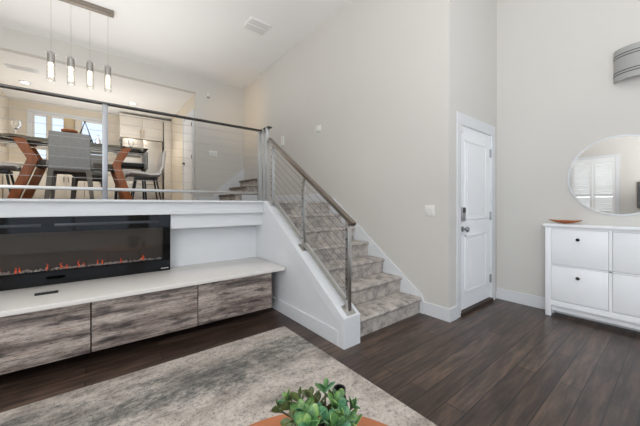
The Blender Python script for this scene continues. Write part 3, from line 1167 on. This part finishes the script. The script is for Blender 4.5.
# ------------------------------------------------------------------ pendant chandelier
PY = 5.25
ch = thing('pendant_light', 'linear chrome pendant light with four hanging bubble-glass cylinders over the dining table', 'pendant light', (-.18, PY, H - .05))
MB().box(-.56, .2, PY - .06, PY + .06, H - .05, H - .0005, .004).build('canopy', M['handrail'], ch)
for x in (.127, -.08, -.285, -.488):
    zt = EYE + 2.065
    MB().tube([(x, PY, zt), (x, PY, H - .05)], .0025, 6).build('cord', M['steel'], ch)
    so = MB().lathe([(0, .16), (.012, .16), (.014, .13), (.035, .125), (.04, .12), (.04, 0), (0, 0)], (x, PY, zt - .16), 24).build('socket', M['steel'], ch)
    MB().lathe([(0, -.001), (.04, -.001), (.0435, -.006), (.0435, -.235), (.04, -.24), (0, -.24)], (x, PY, zt - .16), 24).build('glass_cylinder', M['bubble'], so)
    MB().lathe([(0, -.002), (.014, -.002), (.014, -.19), (0, -.19)], (x, PY, zt - .16), 12).build('lamp_core', M['bulb'], so)
    MB().lathe([(0.046, -.0005), (.055, -.0005), (.055, .004), (.046, .004)], (x, PY, zt - .03), 24).build('collar', M['chrome'], so)

# ------------------------------------------------------------------ dining table
TX, TY, TZ = -.2, 5.25, LF + .76
dt = thing('dining_table', 'dining table with clear glass top and angled walnut legs on the loft', 'table', (TX, TY, LF))
MB().box(TX - .82, TX + .78, TY - .5, TY + .5, TZ - .014, TZ, .003).build('tabletop', M['tableglass'], dt)
for s in (-1, 1):
    for yy in (4.85, 5.62):
        b0, bend, tp = TX + s * .57, TX + s * .405, TX + s * .53
        w_ = .058
        zb = LF + .50
        P = [(b0 - w_ * 1.0, LF), (b0 + w_ * .6, LF), (bend + (w_ * .9 if s > 0 else w_ * .75), zb), (tp + w_ * .9, TZ - .015), (tp - w_ * .9, TZ - .015), (bend - (w_ * .75 if s > 0 else w_ * .9), zb)]
        MB().prism([(p[0], yy - .04, p[1]) for p in P], (0, .08, 0), .004).build('leg', M['walnut'], dt)
MB().box(TX - .38, TX + .38, TY - .12, TY + .12, LF + .46, LF + .54, .004).box(TX - .44, TX - .38, TY - .36, TY + .36, LF + .46, LF + .53).box(TX + .38, TX + .44, TY - .36, TY + .36, LF + .46, LF + .53).build('stretcher', M['chairleg'], dt)

# ------------------------------------------------------------------ dining chairs
def make_parsons(label):
    t = thing('upholstered_chair', label, 'chair', (0, 0, 0), 'grey upholstered dining chairs')
    # chair faces +Y; back panel at -Y
    w2 = .19

    def back(u, v):
        x = -w2 + 2 * w2 * u
        return (x * (1 - .04 * v), -.235 - .05 * v + .012 * (2 * u - 1) ** 2, .40 + .40 * v)
    b = MB().prism([(-w2, -.19, .37), (w2, -.19, .37), (w2 * .97, -.245, .8), (-w2 * .97, -.245, .8)], (0, -.055, 0), .014, 3)
    b.build('backrest', M['chair'], t)
    MB().box(-.215, .215, -.185, .24, .405, .475, .018, 3).build('seat', M['chair'], t)
    MB().box(-.185, .185, -.235, .21, .345, .405, .004).build('seat_frame', M['chairleg'], t)
    for sx in (-1, 1):
        MB().bar((sx * .168, -.215, .37), (sx * .205, -.255, 0), .055, .045, .004, up=(0, 1, 0), taper=.72).build('leg', M['chairleg'], t)
        MB().bar((sx * .175, .19, .37), (sx * .2, .215, 0), .05, .045, .004, up=(0, 1, 0), taper=.72).build('leg', M['chairleg'], t)
    return t


c1 = make_parsons('grey upholstered dining chair with its back to the loft railing')
c1.location = (-.25, 4.73, LF)
c2 = dup(c1, (-.1, 5.93, LF), PI, 'grey upholstered dining chair on the far side of the table, behind the nearer one')


def make_shell(label):
    t = thing('shell_chair', label, 'chair', (0, 0, 0), 'light grey shell chairs at the table ends')

    # faces +X ; profile from front lip to top of back
    prof = [(.265, .385), (.22, .415), (.08, .41), (-.06, .395), (-.15, .405), (-.195, .455), (-.22, .55), (-.232, .68), (-.245, .80)]

    def fn(u, v):
        k = v * (len(prof) - 1)
        i = min(int(k), len(prof) - 2)
        f = k - i
        x = prof[i][0] * (1 - f) + prof[i + 1][0] * f
        z = prof[i][1] * (1 - f) + prof[i + 1][1] * f
        s = 2 * u - 1
        wdt = .22 - .03 * abs(v - .5)
        edge = abs(s) ** 3
        return (x + (.03 * edge if v > .55 else 0), wdt * s, z + .035 * edge * (1 if v < .7 else 0))
    MB().grid(fn, 14, 24, .03).build('seat_shell', M['shell'], t)
    MB().box(-.15, .15, -.13, .13, .345, .375, .004).build('seat_frame', M['black'], t)
    for sx in (-1, 1):
        for sy in (-1, 1):
            MB().tube([(sx * .13, sy * .11, .36), (sx * .19, sy * .18, 0)], [.014, .009], 10).build('leg', M['black'], t)
    return t


s1 = make_shell('light grey shell chair at the right end of the dining table')
s1.location = (.60, 5.2, LF)
s1.rotation_euler = (0, 0, PI)
s2 = dup(s1, (-1.0, 5.2, LF), 0.0, 'light grey shell chair at the left end of the dining table, cut off')

bs = thing('counter_stool', 'black counter stool with grey backrest beyond the right end of the dining table', 'stool', (.5, 6.25, LF))
MB().box(.26, .68, 6.05, 6.43, LF + .62, LF + .70, .02, 3).build('seat', M['stoolblack'], bs)
MB().box(.68, .74, 6.05, 6.43, LF + .60, LF + .92, .02, 3).build('backrest', M['chair'], bs)
for sx in (.29, .68):
    for sy in (6.08, 6.4):
        MB().bar((sx, sy, LF + .63), (sx + (.03 if sx > .5 else -.03), sy, LF), .03, .03, .002, up=(0, 1, 0)).build('leg', M['black'], bs)
MB().box(.27, .7, 6.07, 6.09, LF + .2, LF + .22).build('footrest', M['black'], bs)
MB().box(.27, .7, 6.39, 6.41, LF + .2, LF + .22).build('footrest', M['black'], bs)

# ------------------------------------------------------------------ things on the dining table
def at(u, Y):
    a = (u - 320) / 284.4
    dd = Y / (.787 - .617 * a)
    return dd * (.617 + .787 * a)


def wine_glass(x, y, label):
    t = MB().lathe([(0, 0), (.035, 0), (.035, .003), (.004, .008), (.004, .085), (.02, .1), (.04, .13), (.043, .16), (.036, .2), (.0345, .2), (.041, .16), (.038, .131), (.018, .103), (0, .1)], (x, y, TZ + .0195), 24).build('wine_glass', M['glass'])
    return tag(t, label, 'glass')


def dinner_plate(x, y, label):
    t = MB().lathe([(0, 0), (.08, 0), (.125, .014), (.127, .017), (.123, .018), (.08, .006), (0, .005)], (x, y, TZ), 36).build('dinner_plate', M['plateware'])
    return tag(t, label, 'plate', 'dark plates on the dining table')


xg = at(16, 4.93)
dinner_plate(xg, 4.93, 'dark dinner plate at the near left corner of the dining table')
t = wine_glass(xg, 4.93, 'wine glass on the dark plate at the left end of the dining table')
t.location.z = TZ + .0055
dinner_plate(at(30, 5.5), 5.5, 'dark dinner plate on the far left side of the dining table')
nk = tag(MB().box(at(40, 5.35) - .09, at(40, 5.35) + .09, 5.3, 5.42, TZ, TZ + .03, .01, 3).build('folded_napkin', M['napkin']), 'folded grey napkin on the left half of the dining table', 'napkin')

xc = at(69.5, 5.25)
cs_ = thing('candle_stand', 'clear glass pedestal with a wood slice tray on the dining table', 'stand', (xc, 5.25, TZ))
MB().lathe([(0, 0), (.06, 0), (.06, .008), (.012, .02), (.012, .17), (.05, .185), (.05, .19), (0, .19)], (xc, 5.25, TZ), 24).build('pedestal', M['glass'], cs_)
MB().lathe([(0, 0), (.075, 0), (.088, .012), (.09, .03), (.085, .034), (0, .034)], (xc, 5.25, TZ + .1905), 32).build('wood_slice', M['bowlwood'], cs_)
cd = thing('pillar_candle', 'cream pillar candle on the wood slice stand on the dining table', 'candle', (xc, 5.25, TZ + .225))
MB().lathe([(0, 0), (.06, 0), (.062, .004), (.062, .15), (.057, .156), (.045, .15), (0, .148)], (xc, 5.25, TZ + .225), 32).build('wax', M['candle'], cd)
MB().tube([(xc, 5.25, TZ + .37), (xc + .002, 5.25, TZ + .392)], .0018, 6).build('wick', M['black'], cd)

xt = at(85, 5.2)
tr = thing('geometric_terrarium', 'black wire pyramid terrarium standing on the dining table beside the candle', 'terrarium', (xt, 5.2, TZ))
apex = Vector((xt, 5.2, TZ + .36))
hw = .09
cn = [Vector((xt + i * hw, 5.2 + j * hw, TZ + .06)) for i, j in ((-1, -1), (1, -1), (1, 1), (-1, 1))]
wf = MB()
for k in range(4):
    wf.tube([cn[k], apex], .004, 6).tube([cn[k], cn[(k + 1) % 4]], .004, 6).tube([cn[k], cn[k] - Vector((0, 0, .059))], .004, 6)
b = bmesh.new()
bmesh.ops.create_icosphere(b, subdivisions=2, radius=.012)
wf._merge(b, Matrix.Translation(apex))
wf.build('wire_frame', M['black'], tr)
MB().box(xt - hw + .005, xt + hw - .005, 5.2 - hw + .005, 5.2 + hw - .005, TZ + .0005, TZ + .055, .003).build('tray', M['lightwood'], tr)


def leaf(mb, base, direction, L_, W_, curl=.25, up=Vector((0, 0, 1)), th=.0025, nu=5, nv=6):
    dvec = Vector(direction).normalized()
    side = dvec.cross(up)
    if side.length < 1e-3:
        side = dvec.cross(Vector((1, 0, 0)))
    side.normalize()
    nrm = side.cross(dvec).normalized()
    base = Vector(base)

    def fn(u, v):
        s = 2 * u - 1
        # obovate outline: narrow foot, broad rounded tip
        wd = W_ / 2 * (max(0, math.sin(PI * min(1, v ** 1.5 * .93 + .035)))) ** .75
        return base + dvec * (L_ * v) + side * (s * wd) + nrm * (curl * L_ * v * v * .5 + .25 * wd * s * s)
    mb.grid(fn, nu, nv, th)


sp = MB()
for k in range(12):
    a = k * 2.4
    leaf(sp, (xt + .05, 5.17, TZ + .056), (math.cos(a), math.sin(a), 1.2 + .1 * (k % 3)), .07, .03)
tag(sp.build('succulent', M['leaf']), 'tiny green succulent inside the wire terrarium', 'plant')

for i, (u, lb) in enumerate(((98, 'clear glass bottle on the dining table left of the railing post'), (103, 'clear glass bottle on the dining table behind the railing post'))):
    yb_ = 5.1 + .3 * i
    x = at(u, yb_)
    tag(MB().lathe([(0, 0), (.032, 0), (.034, .004), (.034, .1), (.014, .13), (.012, .17), (.016, .172), (.016, .178), (.010, .178), (.010, .13), (.031, .098), (.031, .006), (0, .006)], (x, yb_, TZ + .0005), 24)
        .build('glass_bottle', M['glass']), lb, 'bottle', 'clear bottles on the dining table')
x = at(127, 5.0)
dinner_plate(at(136, 5.0), 5.0, 'dark dinner plate at the right end of the dining table')
wine_glass(at(131, 5.3), 5.3, 'wine glass at the right end of the dining table').location.z = TZ + .0005

# ------------------------------------------------------------------ kitchen furniture
def base_cabinet(x0, x1, label):
    c = thing('base_cabinet', label, 'cabinet', ((x0 + x1) / 2, 9.7, LF), 'kitchen base cabinets under the windows')
    MB().box(x0 + .002, x1 - .002, 9.42, 9.998, LF, LF + .885).build('body', M['kitchen'], c)
    MB().box(x0 + .006, x1 - .006, 9.4, 9.419, LF + .72, LF + .87, .002).build('drawer', M['kitchen'], c)
    dd = c.children[-1]
    MB().box((x0 + x1) / 2 - .06, (x0 + x1) / 2 + .06, 9.375, 9.385, LF + .79, LF + .80).build('handle', M['black'], dd)
    xm = (x0 + x1) / 2
    for a, b, hx in ((x0 + .006, xm - .003, xm - .04), (xm + .003, x1 - .006, xm + .04)):
        dr = MB().box(a, b, 9.4, 9.419, LF + .1, LF + .71, .002).build('door', M['kitchen'], c)
        MB().box(hx - .006, hx + .006, 9.375, 9.385, LF + .5, LF + .64).box(hx - .004, hx + .004, 9.385, 9.4, LF + .52, LF + .53).box(hx - .004, hx + .004, 9.385, 9.4, LF + .61, LF + .62).build('handle', M['black'], dr)


KC = [KX0 + .01, -.95, -.25, .45]
names = ['cream kitchen base cabinet at the left end under the window', 'cream kitchen base cabinet under the middle window', 'cream kitchen base cabinet beside the refrigerator']
for i in range(3):
    base_cabinet(KC[i], KC[i + 1], names[i])
tag(MB().box(KX0 + .004, .452, 9.36, 9.996, LF + .887, LF + .925, .004).build('kitchen_countertop', M['counter']), 'pale kitchen countertop under the blinds', 'countertop')
fg = thing('refrigerator', 'tall stainless refrigerator at the back of the kitchen', 'refrigerator', (1.0, 9.6, LF))
FXA, FXB = .53, 1.50
MB().box(FXA, FXB, 9.34, 9.99, LF, LF + 1.76).build('body', M['black'], fg)
for a, b, hx in ((FXA + .012, 1.013, .975), (1.019, FXB - .012, 1.057)):
    dr = MB().box(a, b, 9.31, 9.338, LF + .62, LF + 1.755, .004).build('door', M['fridge'], fg)
    MB().tube([(hx, 9.26, LF + .75), (hx, 9.26, LF + 1.5)], .011, 10).tube([(hx, 9.26, LF + .8), (hx, 9.31, LF + .8)], .008, 8).tube([(hx, 9.26, LF + 1.45), (hx, 9.31, LF + 1.45)], .008, 8).build('handle', M['steel'], dr)
dr = MB().box(FXA + .012, FXB - .012, 9.31, 9.338, LF + .04, LF + .61, .004).build('freezer_drawer', M['fridge'], fg)
MB().tube([(.7, 9.26, LF + .53), (1.35, 9.26, LF + .53)], .011, 10).tube([(.75, 9.26, LF + .53), (.75, 9.31, LF + .53)], .008, 8).tube([(1.3, 9.26, LF + .53), (1.3, 9.31, LF + .53)], .008, 8).build('handle', M['steel'], dr)
pt = thing('pantry_cabinet', 'narrow tall cream pantry cabinet in the corner right of the refrigerator', 'cabinet', (1.64, 9.6, LF))
MB().box(1.545, KX1 - .002, 9.36, 9.998, LF, LF + 2.42).build('body', M['kitchen'], pt)
MB().box(1.55, KX1 - .006, 9.34, 9.358, LF + .1, LF + 2.4, .002).build('door', M['kitchen'], pt)
uc = thing('wall_cabinet', 'cream wall cabinet with brass handles above the refrigerator', 'cabinet', (1.0, 9.7, LF + 1.8))
MB().box(.49, 1.52, 9.42, 9.998, LF + 1.79, LF + 2.38).build('body', M['kitchen'], uc)
MB().box(.47, 1.54, 9.39, 9.998, LF + 2.38, LF + 2.43, .004).build('crown_moulding', M['kitchen'], uc)
for a, b, hx in ((.495, 1.0, .965), (1.005, 1.515, 1.04)):
    dr = MB().box(a, b, 9.4, 9.419, LF + 1.795, LF + 2.375, .002).build('door', M['kitchen'], uc)
    MB().box(hx - .008, hx + .008, 9.37, 9.385, LF + 1.82, LF + 2.05).box(hx - .004, hx + .004, 9.385, 9.4, LF + 1.84, LF + 1.85).box(hx - .004, hx + .004, 9.385, 9.4, LF + 2.02, LF + 2.03).build('handle', M['brass'], dr)

# ------------------------------------------------------------------ coffee table, plant and vase in the foreground
CTX, CTY, CTZ, CTR = .368, .478, .45, .426
ct = thing('coffee_table', 'round tan wooden coffee table at the bottom edge, on the rug', 'table', (CTX, CTY, .012))
MB().lathe([(0, CTZ - .04), (CTR - .012, CTZ - .04), (CTR, CTZ - .03), (CTR, CTZ - .006), (CTR - .006, CTZ), (0, CTZ)], (CTX, CTY, 0), 96).build('tabletop', M['tan'], ct)
for k in range(3):
    a = 2 * PI * k / 3 + .5
    MB().tube([(CTX + .24 * math.cos(a), CTY + .24 * math.sin(a), CTZ - .04), (CTX + .31 * math.cos(a), CTY + .31 * math.sin(a), .0165)], [.022, .014], 12).build('leg', M['walnut'], ct)

FWD = Vector((.617, .787, 0))
RGT = Vector((.787, -.617, 0))


def cam_pt(u, v, dd):
    return FWD * dd + RGT * ((u - 320) / 284.4 * dd) + Vector((0, 0, EYE + (204.5 - v) / 284.4 * dd))


PC = FWD * .80 + RGT * (-.005)
pl = thing('potted_succulent', 'leafy green jade-like succulent in a dark bowl on the round coffee table', 'plant', (PC.x, PC.y, CTZ))
MB().lathe([(0, 0), (.05, 0), (.075, .03), (.085, .07), (.08, .07), (.07, .032), (.048, .01), (0, .01)], (PC.x, PC.y, CTZ + .0005), 36).build('bowl', M['ceramic_black'], pl)
MB().lathe([(0, .06), (.077, .06), (.077, .05), (0, .05)], (PC.x, PC.y, CTZ), 24).build('soil', M['soil'], pl)
lf, ld, lb_, stm = MB(), MB(), MB(), MB()
random.seed(11)
# tips of the shoots: (u, v, distance, leaf length, number of leaves, dark?)
tips = [(277, 407, .86, .036, 4, 1), (284, 397, .87, .034, 4, 0), (341, 396, .86, .034, 5, 0), (356, 404, .85, .03, 4, 0),
        (313, 414, .78, .050, 9, 0), (325, 385, .84, .034, 5, 0), (337, 402, .82, .040, 7, 0), (345, 414, .79, .042, 7, 0),
        (298, 396, .86, .036, 6, 1), (285, 404, .85, .038, 5, 1), (290, 420, .80, .040, 6, 1), (302, 408, .82, .040, 7, 0),
        (318, 398, .86, .036, 6, 1), (330, 419, .76, .040, 7, 0), (352, 421, .80, .036, 6, 0), (308, 424, .74, .040, 7, 0),
        (326, 407, .86, .034, 6, 1), (311, 392, .87, .034, 5, 1), (340, 425, .74, .036, 6, 0), (296, 428, .76, .036, 6, 1), (333, 394, .88, .03, 5, 1)]
for (u, v, dd, ln, n, dk) in tips:
    n = max(4, n - 1)
    ln *= 1.15
    p = cam_pt(u, v, dd)
    root = Vector((PC.x + random.uniform(-.03, .03), PC.y + random.uniform(-.03, .03), CTZ + .055))
    midp = (root + p) / 2 + Vector((random.uniform(-.01, .01), random.uniform(-.01, .01), .01))
    stm.tube([root, midp, p - (p - root).normalized() * ln * .4], [.004, .0032, .0025], 7)
    axis = (p - root).normalized()
    s = axis.orthogonal().normalized()
    t_ = axis.cross(s)
    for k in range(n):
        a = 2.4 * k + random.uniform(-.3, .3)
        spread = .45 + 1.35 * (k / n)
        drc = axis + (s * math.cos(a) + t_ * math.sin(a)) * spread
        sz = ln * (.75 + .45 * k / n) * random.uniform(.85, 1.15)
        leaf(ld if dk else (lf if (int(u) + k) % 3 else lb_), p - axis * (.3 * ln + .012 * k / n), drc, sz, sz * random.uniform(.5, .64), -.12, up=axis + Vector((.01, .02, 0)))
# narrow upright sprigs on the right
for u, v, dd in ((357, 408, .86), (353, 412, .85), (361, 416, .84)):
    tip = cam_pt(u, v, dd)
    bs_ = Vector((PC.x, PC.y, CTZ + .06)) + RGT * .05
    leaf(lf, bs_ + (tip - bs_) * .45, tip - bs_, (tip - bs_).length * .6, .012, .1)
    stm.tube([bs_, bs_ + (tip - bs_) * .5], .002, 6)
stm.build('stem', M['stem'], pl)
lf.build('foliage', M['leaf'], pl, ang=60)
ld.build('foliage', M['leafdark'], pl, ang=60)
lb_.build('foliage', M['leafblue'], pl, ang=60)

vp = cam_pt(339.5, 388, .95)
vz = vp.z - CTZ
VB = [(0, 0), (.028, 0), (.03, .004), (.030, vz * .45), (.024, vz * .7), (.0195, vz * .82), (.0205, vz), (.0155, vz), (.015, vz * .8), (.014, vz * .6), (0, vz * .6)]
tag(MB().lathe(VB, (vp.x, vp.y, CTZ + .0005), 28).build('bottle_vase', M['ceramic_black']), 'small black bottle vase behind the succulent on the coffee table', 'vase')
